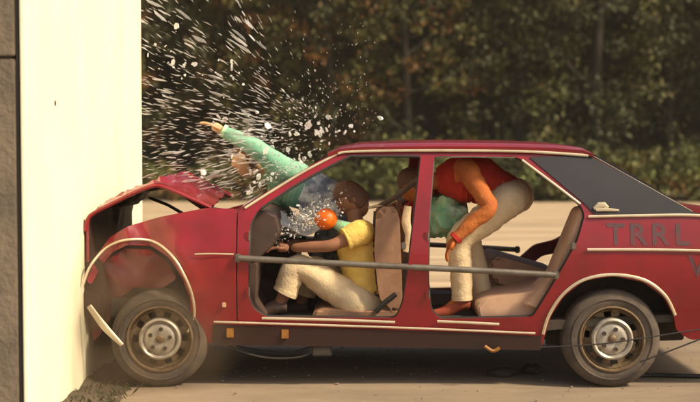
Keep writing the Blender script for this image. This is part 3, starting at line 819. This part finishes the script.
# --- front passenger in yellow
yc = .48
d1 = empty('crash_test_dummy', P(366,305,yc)); tag(d1, 'crash test dummy in yellow shirt and cream trousers thrown forward from the front seat', 'dummy')
pel, spi, che, nek, hd = P(371,303,yc), P(365,275,yc), P(361,243,yc), P(356,224,yc), P(352,200,yc+.03)
armN = (P(360,233,yc-.17), P(331,246,yc-.22), P(290,248,yc-.17)); armF = (P(357,233,yc+.17), P(330,247,yc+.2), P(285,243,yc+.15))
legN = (P(366,307,yc-.10), P(298,267,yc-.13), P(279,305,yc-.13), P(264,313,yc-.13)); legF = (P(366,306,yc+.1), P(312,268,yc+.12), P(300,306,yc+.12), P(282,313,yc+.12))
dummy(d1, 'skin', skeleton(pel, spi, che, nek, hd, [armN, armF], [legN, legF]), (hd, Vector((-.75,-.1,-.65)), Vector((-.6,0,.8)), 1.0),
      [(armN[2], Vector((-1,0,.05)), Vector((0,0,1)), 1, .5), (armF[2], Vector((-1,0,.1)), Vector((0,0,1)), 1, .5)])
garment(d1, 'shirt', [([pel+Vector((0,0,-.02)), spi, che, (che+nek)/2, nek], [.145,.145,.155,.12,.066]),
    ([armN[0]+Vector((.02,.06,.0)), armN[0], (armN[0]*.55+armN[1]*.45)], [.075,.082,.070]), ([armF[0]+Vector((.02,-.06,0)), armF[0], (armF[0]*.55+armF[1]*.45)], [.075,.08,.068])], 'yellow')
garment(d1, 'trousers', [([pel+Vector((.03,.05,0)), legN[0], (legN[0]+legN[1])/2, legN[1], legN[1]*.35+legN[2]*.65], [.10,.108,.095,.078,.074]),
    ([pel+Vector((.03,-.05,0)), legF[0], (legF[0]+legF[1])/2, legF[1], legF[1]*.35+legF[2]*.65], [.10,.108,.095,.078,.074])], 'cream')
for L in (legN, legF):
    garment(d1, 'shoe', [([L[2]+Vector((.05,0,-.01)), L[2]+Vector((-.02,0,-.012)), L[3], L[3]+Vector((-.05,0,-.012))], [.036,.046,.040,.022])], 'darktan', .002)
garment(d1, 'collar', [([P(350,229,yc-.13), P(341,226,yc-.12), P(334,223,yc-.1)], [.04,.036,.026])], 'mint', .004)

def cuff(root, a, b, r, m):
    d = (b-a).normalized(); garment(root, 'cuff', [([b-d*.012, b+d*.012], [r, r])], m, .001)
for L in (legN, legF): cuff(d1, L[1], L[1]*.35+L[2]*.65, .079, 'cream')
for A in (armN, armF): cuff(d1, A[0], A[0]*.55+A[1]*.45, .073, 'yellow')
garment(d1, 'belt', [([pel+Vector((.0,0,.035)), pel+Vector((-.005,0,.065))], [.152,.152])], 'darktan', .001)
# --- rear passenger in red, thrown forward over the front seats
yc = .50
d2 = empty('crash_test_dummy', P(460,316,yc)); tag(d2, 'crash test dummy in red jumper pitched head first out of the back seat', 'dummy')
pel, spi, che, nek, hd = P(509,197,yc), P(491,187,yc), P(459,178,yc), P(437,180,yc), P(416,186,yc+.03)
armN = (P(468,171,yc-.18), P(489,207,yc-.29), P(456,238,yc-.31)); armF = (P(450,176,yc+.18), P(428,196,yc+.24), P(405,215,yc+.2))
legN = (P(508,200,yc-.1), P(460,240,yc-.14), P(462,298,yc-.14), P(444,312,yc-.14)); legF = (P(508,200,yc+.1), P(470,236,yc+.12), P(482,292,yc+.12), P(462,308,yc+.12))
dummy(d2, 'orange_skin', skeleton(pel, spi, che, nek, hd, [armN, armF], [legN, legF]), (hd, Vector((-.7,-.1,-.7)), Vector((-.7,0,.7)), .98),
      [(armN[2], Vector((-.55,0,-.8)), Vector((-1,0,.4)), 1, .6), (armF[2], Vector((-.7,0,-.5)), Vector((-1,0,.4)), 1, .5)])
garment(d2, 'jumper', [([P(511,197,yc), spi, P(476,179,yc), che, nek], [.118,.135,.155,.155,.075]),
    ([armF[0]+Vector((0,-.06,0)), armF[0], armF[1], armF[2]], [.08,.08,.062,.045])], 'jred')
garment(d2, 'sleeve', [([armN[0]+Vector((-.02,.07,.02)), armN[0], (armN[0]+armN[1])/2, armN[1], (armN[1]+armN[2])/2, armN[2]], [.066,.070,.058,.050,.043,.036])], 'orange_skin')['label'] = 'orange sleeve'
garment(d2, 'trousers', [([pel+Vector((.06,.05,.01)), legN[0], (legN[0]+legN[1])/2, legN[1], (legN[1]+legN[2])/2, legN[2]], [.105,.112,.098,.080,.070,.062]),
    ([pel+Vector((.06,-.05,.01)), legF[0], (legF[0]+legF[1])/2, legF[1], (legF[1]+legF[2])/2, legF[2]], [.10,.108,.092,.076,.068,.060])], 'cream', .007)
garment(d2, 'belt', [([P(507,190,yc-.02), P(503,196,yc-.02)], [.128,.128])], 'darktan', .002)
for L in (legN, legF):
    garment(d2, 'shoe', [([L[2]+Vector((.05,0,-.04)), L[2]+Vector((-.01,0,-.04)), L[3], L[3]+Vector((-.07,0,-.01))], [.034,.042,.036,.022])], 'shoe', .002)

for L in (legN, legF): cuff(d2, L[1], L[2], .066, 'cream')
cuff(d2, armN[1], armN[2], .042, 'jred')
# --- figure in green going out through the windscreen
yc = 1.12
d3 = empty('crash_test_dummy', P(350,262,yc)); tag(d3, 'crash test dummy in green jumper flying out through the broken windscreen, arm outstretched', 'dummy')
pel, spi, che, nek, hd = P(337,212,yc), P(318,196,yc), P(290,181,yc), P(268,168,yc), P(246,160,yc-.03)
armN = (P(284,170,yc-.16), P(255,148,yc-.2), P(224,131,yc-.2)); armF = (P(280,188,yc+.17), P(274,212,yc+.2), P(258,222,yc+.1))
legN = (P(342,216,yc-.1), P(322,262,yc-.1), P(352,300,yc-.1), P(338,308,yc-.1)); legF = (P(344,216,yc+.1), P(330,262,yc+.1), P(362,300,yc+.1), P(346,308,yc+.1))
dummy(d3, 'pale_skin', skeleton(pel, spi, che, nek, hd, [armN, armF], [legN, legF]), (hd, Vector((-.8,-.35,-.2)), Vector((-.25,0,.95)), .95),
      [(armN[2], Vector((-.85,0,.42)), Vector((.3,0,1)), 1.05, .25), (armF[2], Vector((-.8,0,-.5)), Vector((-.3,0,1)), 1, .4)])
garment(d3, 'jumper', [([P(306,190,yc), P(298,186,yc), che, (che+nek)/2, nek], [.14,.15,.148,.12,.07]),
    ([armN[0]+Vector((.03,.08,-.02)), armN[0], (armN[0]+armN[1])/2, armN[1], (armN[1]+armN[2])/2, armN[2]], [.085,.088,.074,.062,.05,.04]),
    ([armF[0]+Vector((.03,-.06,0)), armF[0], armF[1], armF[2]], [.085,.082,.06,.042])], 'green', .014)
garment(d3, 'trousers', [([P(300,187,yc), spi, pel, pel+Vector((.04,0,-.08))], [.142,.15,.158,.13]),
    ([pel+Vector((0,.04,0)), legN[0], legN[1], legN[2]], [.12,.12,.085,.065]), ([pel+Vector((0,-.04,0)), legF[0], legF[1], legF[2]], [.12,.12,.085,.065])], 'jeans', .010)
for L in (legN, legF):
    garment(d3, 'shoe', [([L[2]+Vector((.05,0,-.03)), L[2]+Vector((-.01,0,-.03)), L[3], L[3]+Vector((-.05,0,-.01))], [.036,.046,.040,.022])], 'black', .002)

cuff(d3, armN[1], armN[2], .044, 'mint')
# ------------------------------------------------------------------ loose things in and round the car
bm = bmesh.new(); bmesh.ops.create_uvsphere(bm, u_segments=28, v_segments=20, radius=.070)
ob = from_bm('orange_ball', bm, 'ball', sharp=180); ob.location = P(326,219,.36)
tag(ob, 'bright orange ball above the arm of the yellow shirted dummy', 'ball')
ob.scale = (1,1,.95)
def crumple(name, c, sx, sy, sz, amp, fr, m, sub=4, seed=0):
    bm = bmesh.new(); bmesh.ops.create_icosphere(bm, subdivisions=sub, radius=1)
    for v in bm.verts:
        q = v.co.copy(); k = 1+amp*noise.fractal(q*fr+Vector((seed,0,0)), 1, 2, 4)+amp*.6*abs(noise.noise(q*fr*2.2+Vector((0,seed,0))))
        v.co = Vector((q.x*sx, q.y*sy, q.z*sz))*k
    o = from_bm(name, bm, m, sharp=60); o.location = c; return o
jk = crumple('crumpled_jacket', P(444,215,.62), .145, .16, .135, .38, 1.9, 'mint', 4, 3)
jk.rotation_euler = (0, R(20), 0)
tag(jk, 'crumpled mint green jacket hanging behind the front seat backs', 'jacket')
# crazed windscreen sheet collapsed over the dashboard
rows = []
for i in range(15):
    t = i/14; a = P(270+66*t, 214-2*t+16*math.sin(t*3.0), .55)
    row = []
    for k in range(22):
        y = .42+.75*k/21; nv = noise.noise_vector(Vector((a.x*6, y*5, 1)))
        row.append((a.x+nv.x*.04, y, a.z-.03+nv.z*.05+.03*math.sin(k*.5)))
    rows.append(row)
gs = gridsheet('crazed_windscreen', rows, .006, 'crazed'); tag(gs, 'crazed grey white sheet of windscreen glass collapsed over the dashboard', 'broken glass')
V = []; F = []; random.seed(31)
for i in range(1500):
    t = random.gauss(.5,.28); c = P(282+52*t, 233-30*t, .5)+Vector((random.gauss(0,.045), random.gauss(0,.16), random.gauss(0,.035))); r = random.choice((.0025,.003,.004,.005,.007,.009))
    ax = [rv3()*r for _ in range(3)]; k = len(V)
    V += [tuple(c+ax[0]*a+ax[1]*b+ax[2]*e) for e in (-.6,.6) for b in (-.6,.6) for a in (-.6,.6)]
    F += [tuple(k+q for q in f) for f in ((0,1,3,2),(4,6,7,5),(0,4,5,1),(2,3,7,6),(0,2,6,4),(1,5,7,3))]
me = bpy.data.meshes.new('glass_crumbs'); me.from_pydata(V, [], F)
gl = link('glass_crumbs', me, 'crazed', None, False); tag(gl, 'cloud of milky glass crumbs between dashboard and yellow shirted dummy', 'broken glass', kind='stuff')

# flying splinters: each one a thing
SRC = (352, 142)
def splinter(L, wd, th, mt='shard'):
    me = bpy.data.meshes.new('glass_splinter'); j = [random.uniform(.6,1.3) for _ in range(6)]
    V = [(-L/2,0,0),(-L*.2*j[0],wd/2*j[1],0),(L*.25*j[2],wd/2*j[3],0),(L/2,0,0),(L*.2*j[4],-wd/2*j[5],0),(-L*.25,-wd/2*j[0],0)]
    V = V+[(x*.94, y*.8, th) for x, y, z in V]
    F = [(5,4,3,2,1,0),(6,7,8,9,10,11)]+[(i,(i+1)%6,(i+1)%6+6,i+6) for i in range(6)]
    me.from_pydata(V, [], F); me.materials.append(M[mt]); return me
SP = [splinter(.085*random.uniform(.7,1.6), .012*random.uniform(.7,1.6), .005) for _ in range(10)]
CH = [splinter(.028*random.uniform(.7,1.4), .022*random.uniform(.7,1.3), .008, 'chip') for _ in range(8)]
random.seed(5)
def fling(me, px, py, y, along, label, group, s=1):
    o = bpy.data.objects.new('glass_splinter' if along else 'glass_chip', me); COL.objects.link(o)
    o.location = P(px, py, y); ang = math.atan2(-(py-SRC[1]), px-SRC[0])
    if along: o.rotation_euler = (random.uniform(-1.2,1.2)+R(60), -ang+random.uniform(-.18,.18), random.uniform(-.35,.35))
    else: o.rotation_euler = (random.uniform(0,6), random.uniform(0,6), random.uniform(0,6))
    o.scale = (s, s, s)
    tag(o, label, 'glass', group)
n = 0
while n < 200:
    px = 140+125*random.random()**.8; py = random.uniform(-4, 196)
    dd = abs((py-95)/100); 
    if random.random() > .22+.78*(py/190) or noise.noise(Vector((px*.035, py*.035, 2))) < -.12+.25*random.random(): continue
    if py > 178 and px < 235 and random.random() < .7: continue
    y = random.uniform(.15, 1.75)
    fling(random.choice(SP), px, py, y, True, 'thin splinter of windscreen glass flying between the bonnet and barrier', 'splinters of glass flying over the bonnet', random.choice((.45,.55,.6,.7,.8,1.0,1.3))); n += 1
for i in range(185):
    if i < 60: px = random.gauss(312, 34); py = 133-abs(random.gauss(0, 16))+random.uniform(-3,8)+max(0,(300-px))*.3
    elif i < 110: px = random.uniform(245, 335); py = 207-(px-240)*.575-6-abs(random.gauss(0, 9))
    elif i < 150: px = random.gauss(255, 28); py = random.gauss(165, 22)
    else: px = random.uniform(148, 255); py = 25+(px-148)*.9+random.gauss(0, 26)
    if px > 380 or px < 146 or py > 203-(px-240)*.58-3 or py > 200: continue
    fling(random.choice(CH), px, py, random.uniform(.2, 1.0), False, 'small bright chip of glass flying above the windscreen opening', 'chips of glass above the windscreen', random.choice((.35,.45,.5,.6,.7,.8,1.1,1.5)))
# finer slivers and grains nobody could count
V = []; F = []
for i in range(1700):
    px = 142+235*random.random()**1.35; py = random.gauss(112, 58)
    if i % 2: px = random.gauss(258, 38); py = 150+random.gauss(0, 26)-(px-258)*.25
    if px < 142: continue
    if py > 205-(px-240)*.58 or py < -6 or py > 200: continue
    c = P(px, py, random.uniform(.1,1.7)); k = len(V); r = .0042*random.uniform(.5,1.4)
    ang = math.atan2(-(py-SRC[1]), px-SRC[0])+random.uniform(-.25,.25)
    L = random.uniform(2,7)*sst(340,230,px)+1.2
    ax = Vector((math.cos(ang), random.uniform(-.3,.3), math.sin(ang)))*r*L
    s1 = rv3()*r*1.3; s2 = rv3()*r*1.3
    V += [tuple(c+q) for q in (ax, -ax, s1, s2)]; F += [(k,k+1,k+2),(k,k+2,k+3),(k,k+3,k+1),(k+1,k+3,k+2)]
me = bpy.data.meshes.new('glass_spray'); me.from_pydata(V, [], F)
gsp = link('glass_spray', me, 'grain', None, False); tag(gsp, 'fine spray of glass grains in the air above the bonnet', 'glass', kind='stuff')

# cables trailing from the tail, and one lying on the ground
cb1 = tubeobj('trailing_cable', [P(538,347.5,-.05), P(600,344,-.09), P(650,337,-.10), P(720,327,-.1), P(800,322,.0)], .0045, 'cable', None, 6, None, 6)
tag(cb1, 'thin taut cable stretched across the rear wheel', 'cable')
cb2 = tubeobj('trailing_cable', [P(640,362,-.02), P(672,350,-.02), P(715,334,.0), P(790,310,.05)], .005, 'cable', None, 6, None, 6)
tag(cb2, 'thin cable slanting up behind the rear wheel', 'cable')
def onground(px, py):
    u, v = (px-350)/FPX, (201-py)/FPX
    d = Vector((u, math.cos(PITCH)+v*math.sin(PITCH), -math.sin(PITCH)+v*math.cos(PITCH)))
    return Vector((0, CAMY, EYE))+d*(EYE/-d.z)
def lay(pts, r): return [onground(*p)+Vector((0,0,r*.6)) for p in pts]
cb3 = tubeobj('ground_hose', lay([(600,379),(650,376.5),(700,377.5),(780,376)], .014), .014, 'cable', None, 8, None, 6)
tag(cb3, 'black hose lying on the ground behind the rear wheel', 'hose')
# dark crumpled lumps on the ground below the car
for k, (px, py, sx, sz) in enumerate(((502,373,.085,.030),(532,370,.065,.034))):
    c = onground(px, py+2); o = crumple('dark_lump', c+Vector((0,0,.015)), sx, .05, sz, .35, 1.8, 'under', 3, k*5)
    tag(o, ['longer dark lump on the ground under the car', 'shorter dark lump on the ground next to the rear wheel'][k], 'debris')
# loose dirt heaped at the foot of the barrier
bm = bmesh.new(); rows_ = []
for i in range(40):
    x = WX+.004+.55*i/39; r_ = []
    for k in range(50):
        y = -1.2+2.2*k/49; t = i/39
        h = .055*(1-t)**1.6*(.6+.8*noise.noise(Vector((x*5,y*4,0))))+.012*noise.noise(Vector((x*30,y*30,4)))*(1-t)
        e = sst(0,.15,k/49)*sst(1,.85,k/49)
        r_.append(bm.verts.new((x, y, (h*e+.002)*(1-t)-.003-.03*t*t-.03*(1-e))))
    rows_.append(r_)
for i in range(39):
    for k in range(49): bm.faces.new((rows_[i][k], rows_[i][k+1], rows_[i+1][k+1], rows_[i+1][k]))
dm = from_bm('dirt_heap', bm, 'dirt'); tag(dm, 'loose brown dirt heaped at the foot of the barrier', 'dirt', kind='stuff')
V = []; F = []
for i in range(260):
    c = Vector((WX+.02+.33*random.random()**1.4, random.uniform(-1.1,.5), .0)); a = random.uniform(0,6.28)
    leaf(V, F, c, (Vector((math.cos(a)*.6, math.sin(a)*.6, random.uniform(.4,1)))).normalized(), Vector((math.sin(a),-math.cos(a),.2)), random.uniform(.03,.075), .010)
me = bpy.data.meshes.new('moss'); me.from_pydata([tuple(v) for v in V], [], F)
ms = link('grass_tufts', me, 'leafC', None, False); tag(ms, 'short weedy grass at the foot of the barrier', 'grass', kind='stuff')
# small stones
V = []
random.seed(11)
bm = bmesh.new()
for i in range(700):
    x, y = random.uniform(-1.5, 2.4), random.uniform(-1.3, 3); r = .002+.008*random.random()**4
    n0 = bmesh.ops.create_icosphere(bm, subdivisions=1, radius=r)
    for v in n0['verts']: v.co = Vector((x+v.co.x*1.3, y+v.co.y, v.co.z*.7+r*.1))+noise.noise_vector(v.co*200)*r*.3
gr = from_bm('gravel', bm, 'ground', smooth=False); tag(gr, 'scattered grit and small stones on the ground', 'gravel', kind='stuff')

# dust thrown up where the nose meets the barrier
bm = bmesh.new(); bmesh.ops.create_icosphere(bm, subdivisions=4, radius=1)
for v in bm.verts:
    k = 1+.18*noise.noise(v.co*2.2)
    q = Vector((v.co.x*.78*k, v.co.y*.75*k, v.co.z*.62*k))+Vector((WX+.30, .12, .42))
    q.x = max(WX+.004, q.x); q.z = max(.012, q.z); v.co = q
dc = from_bm('dust_cloud', bm, None); tag(dc, 'brown dust cloud round the crushed nose and front wheel', 'dust', kind='stuff')
dmm = bpy.data.materials.new('brown_dust'); dmm.use_nodes = True; nn = dmm.node_tree
nn.nodes.remove(nn.nodes['Principled BSDF']); pv = nn.nodes.new('ShaderNodeVolumePrincipled')
pv.inputs['Color'].default_value = (.50,.36,.24,1); pv.inputs['Anisotropy'].default_value = .1
tc = nn.nodes.new('ShaderNodeTexCoord'); nz = nn.nodes.new('ShaderNodeTexNoise'); nz.inputs['Scale'].default_value = 3.2; nz.inputs['Detail'].default_value = 3
mr = nn.nodes.new('ShaderNodeMapRange'); mr.inputs[1].default_value = .38; mr.inputs[2].default_value = .70; mr.inputs[3].default_value = .0; mr.inputs[4].default_value = 2.8
nn.links.new(tc.outputs['Object'], nz.inputs['Vector']); nn.links.new(nz.outputs[0], mr.inputs[0])
vd = nn.nodes.new('ShaderNodeVectorMath'); vd.operation = 'SUBTRACT'; vd.inputs[1].default_value = (WX+.30,.12,.42)
vs = nn.nodes.new('ShaderNodeVectorMath'); vs.operation = 'DIVIDE'; vs.inputs[1].default_value = (.75,.72,.6)
vl = nn.nodes.new('ShaderNodeVectorMath'); vl.operation = 'LENGTH'
fa = nn.nodes.new('ShaderNodeMapRange'); fa.inputs[1].default_value = .35; fa.inputs[2].default_value = 1.0; fa.inputs[3].default_value = 1; fa.inputs[4].default_value = 0
mu = nn.nodes.new('ShaderNodeMath'); mu.operation = 'MULTIPLY'
nn.links.new(tc.outputs['Object'], vd.inputs[0]); nn.links.new(vd.outputs[0], vs.inputs[0]); nn.links.new(vs.outputs[0], vl.inputs[0]); nn.links.new(vl.outputs['Value'], fa.inputs[0])
nn.links.new(fa.outputs[0], mu.inputs[0]); nn.links.new(mr.outputs[0], mu.inputs[1]); nn.links.new(mu.outputs[0], pv.inputs['Density'])
nn.links.new(pv.outputs[0], nn.nodes['Material Output'].inputs['Volume']); dc.data.materials.append(dmm)

# thin pale volume over the whole site, added to lift the blacks
bm = bmesh.new(); box(bm, -320, 320, -80, 320, -1.2, 22)
hz = from_bm('added_haze', bm, None, smooth=False); tag(hz, 'thin pale volume of air over the test site, added to lift the blacks', 'added_haze', kind='stuff')
hm = bpy.data.materials.new('added_haze'); hm.use_nodes = True; nn = hm.node_tree; nn.nodes.remove(nn.nodes['Principled BSDF'])
pv = nn.nodes.new('ShaderNodeVolumePrincipled'); pv.inputs['Color'].default_value = (.95,.88,.78,1); pv.inputs['Density'].default_value = .0007
nn.links.new(pv.outputs[0], nn.nodes['Material Output'].inputs['Volume']); hz.data.materials.append(hm)
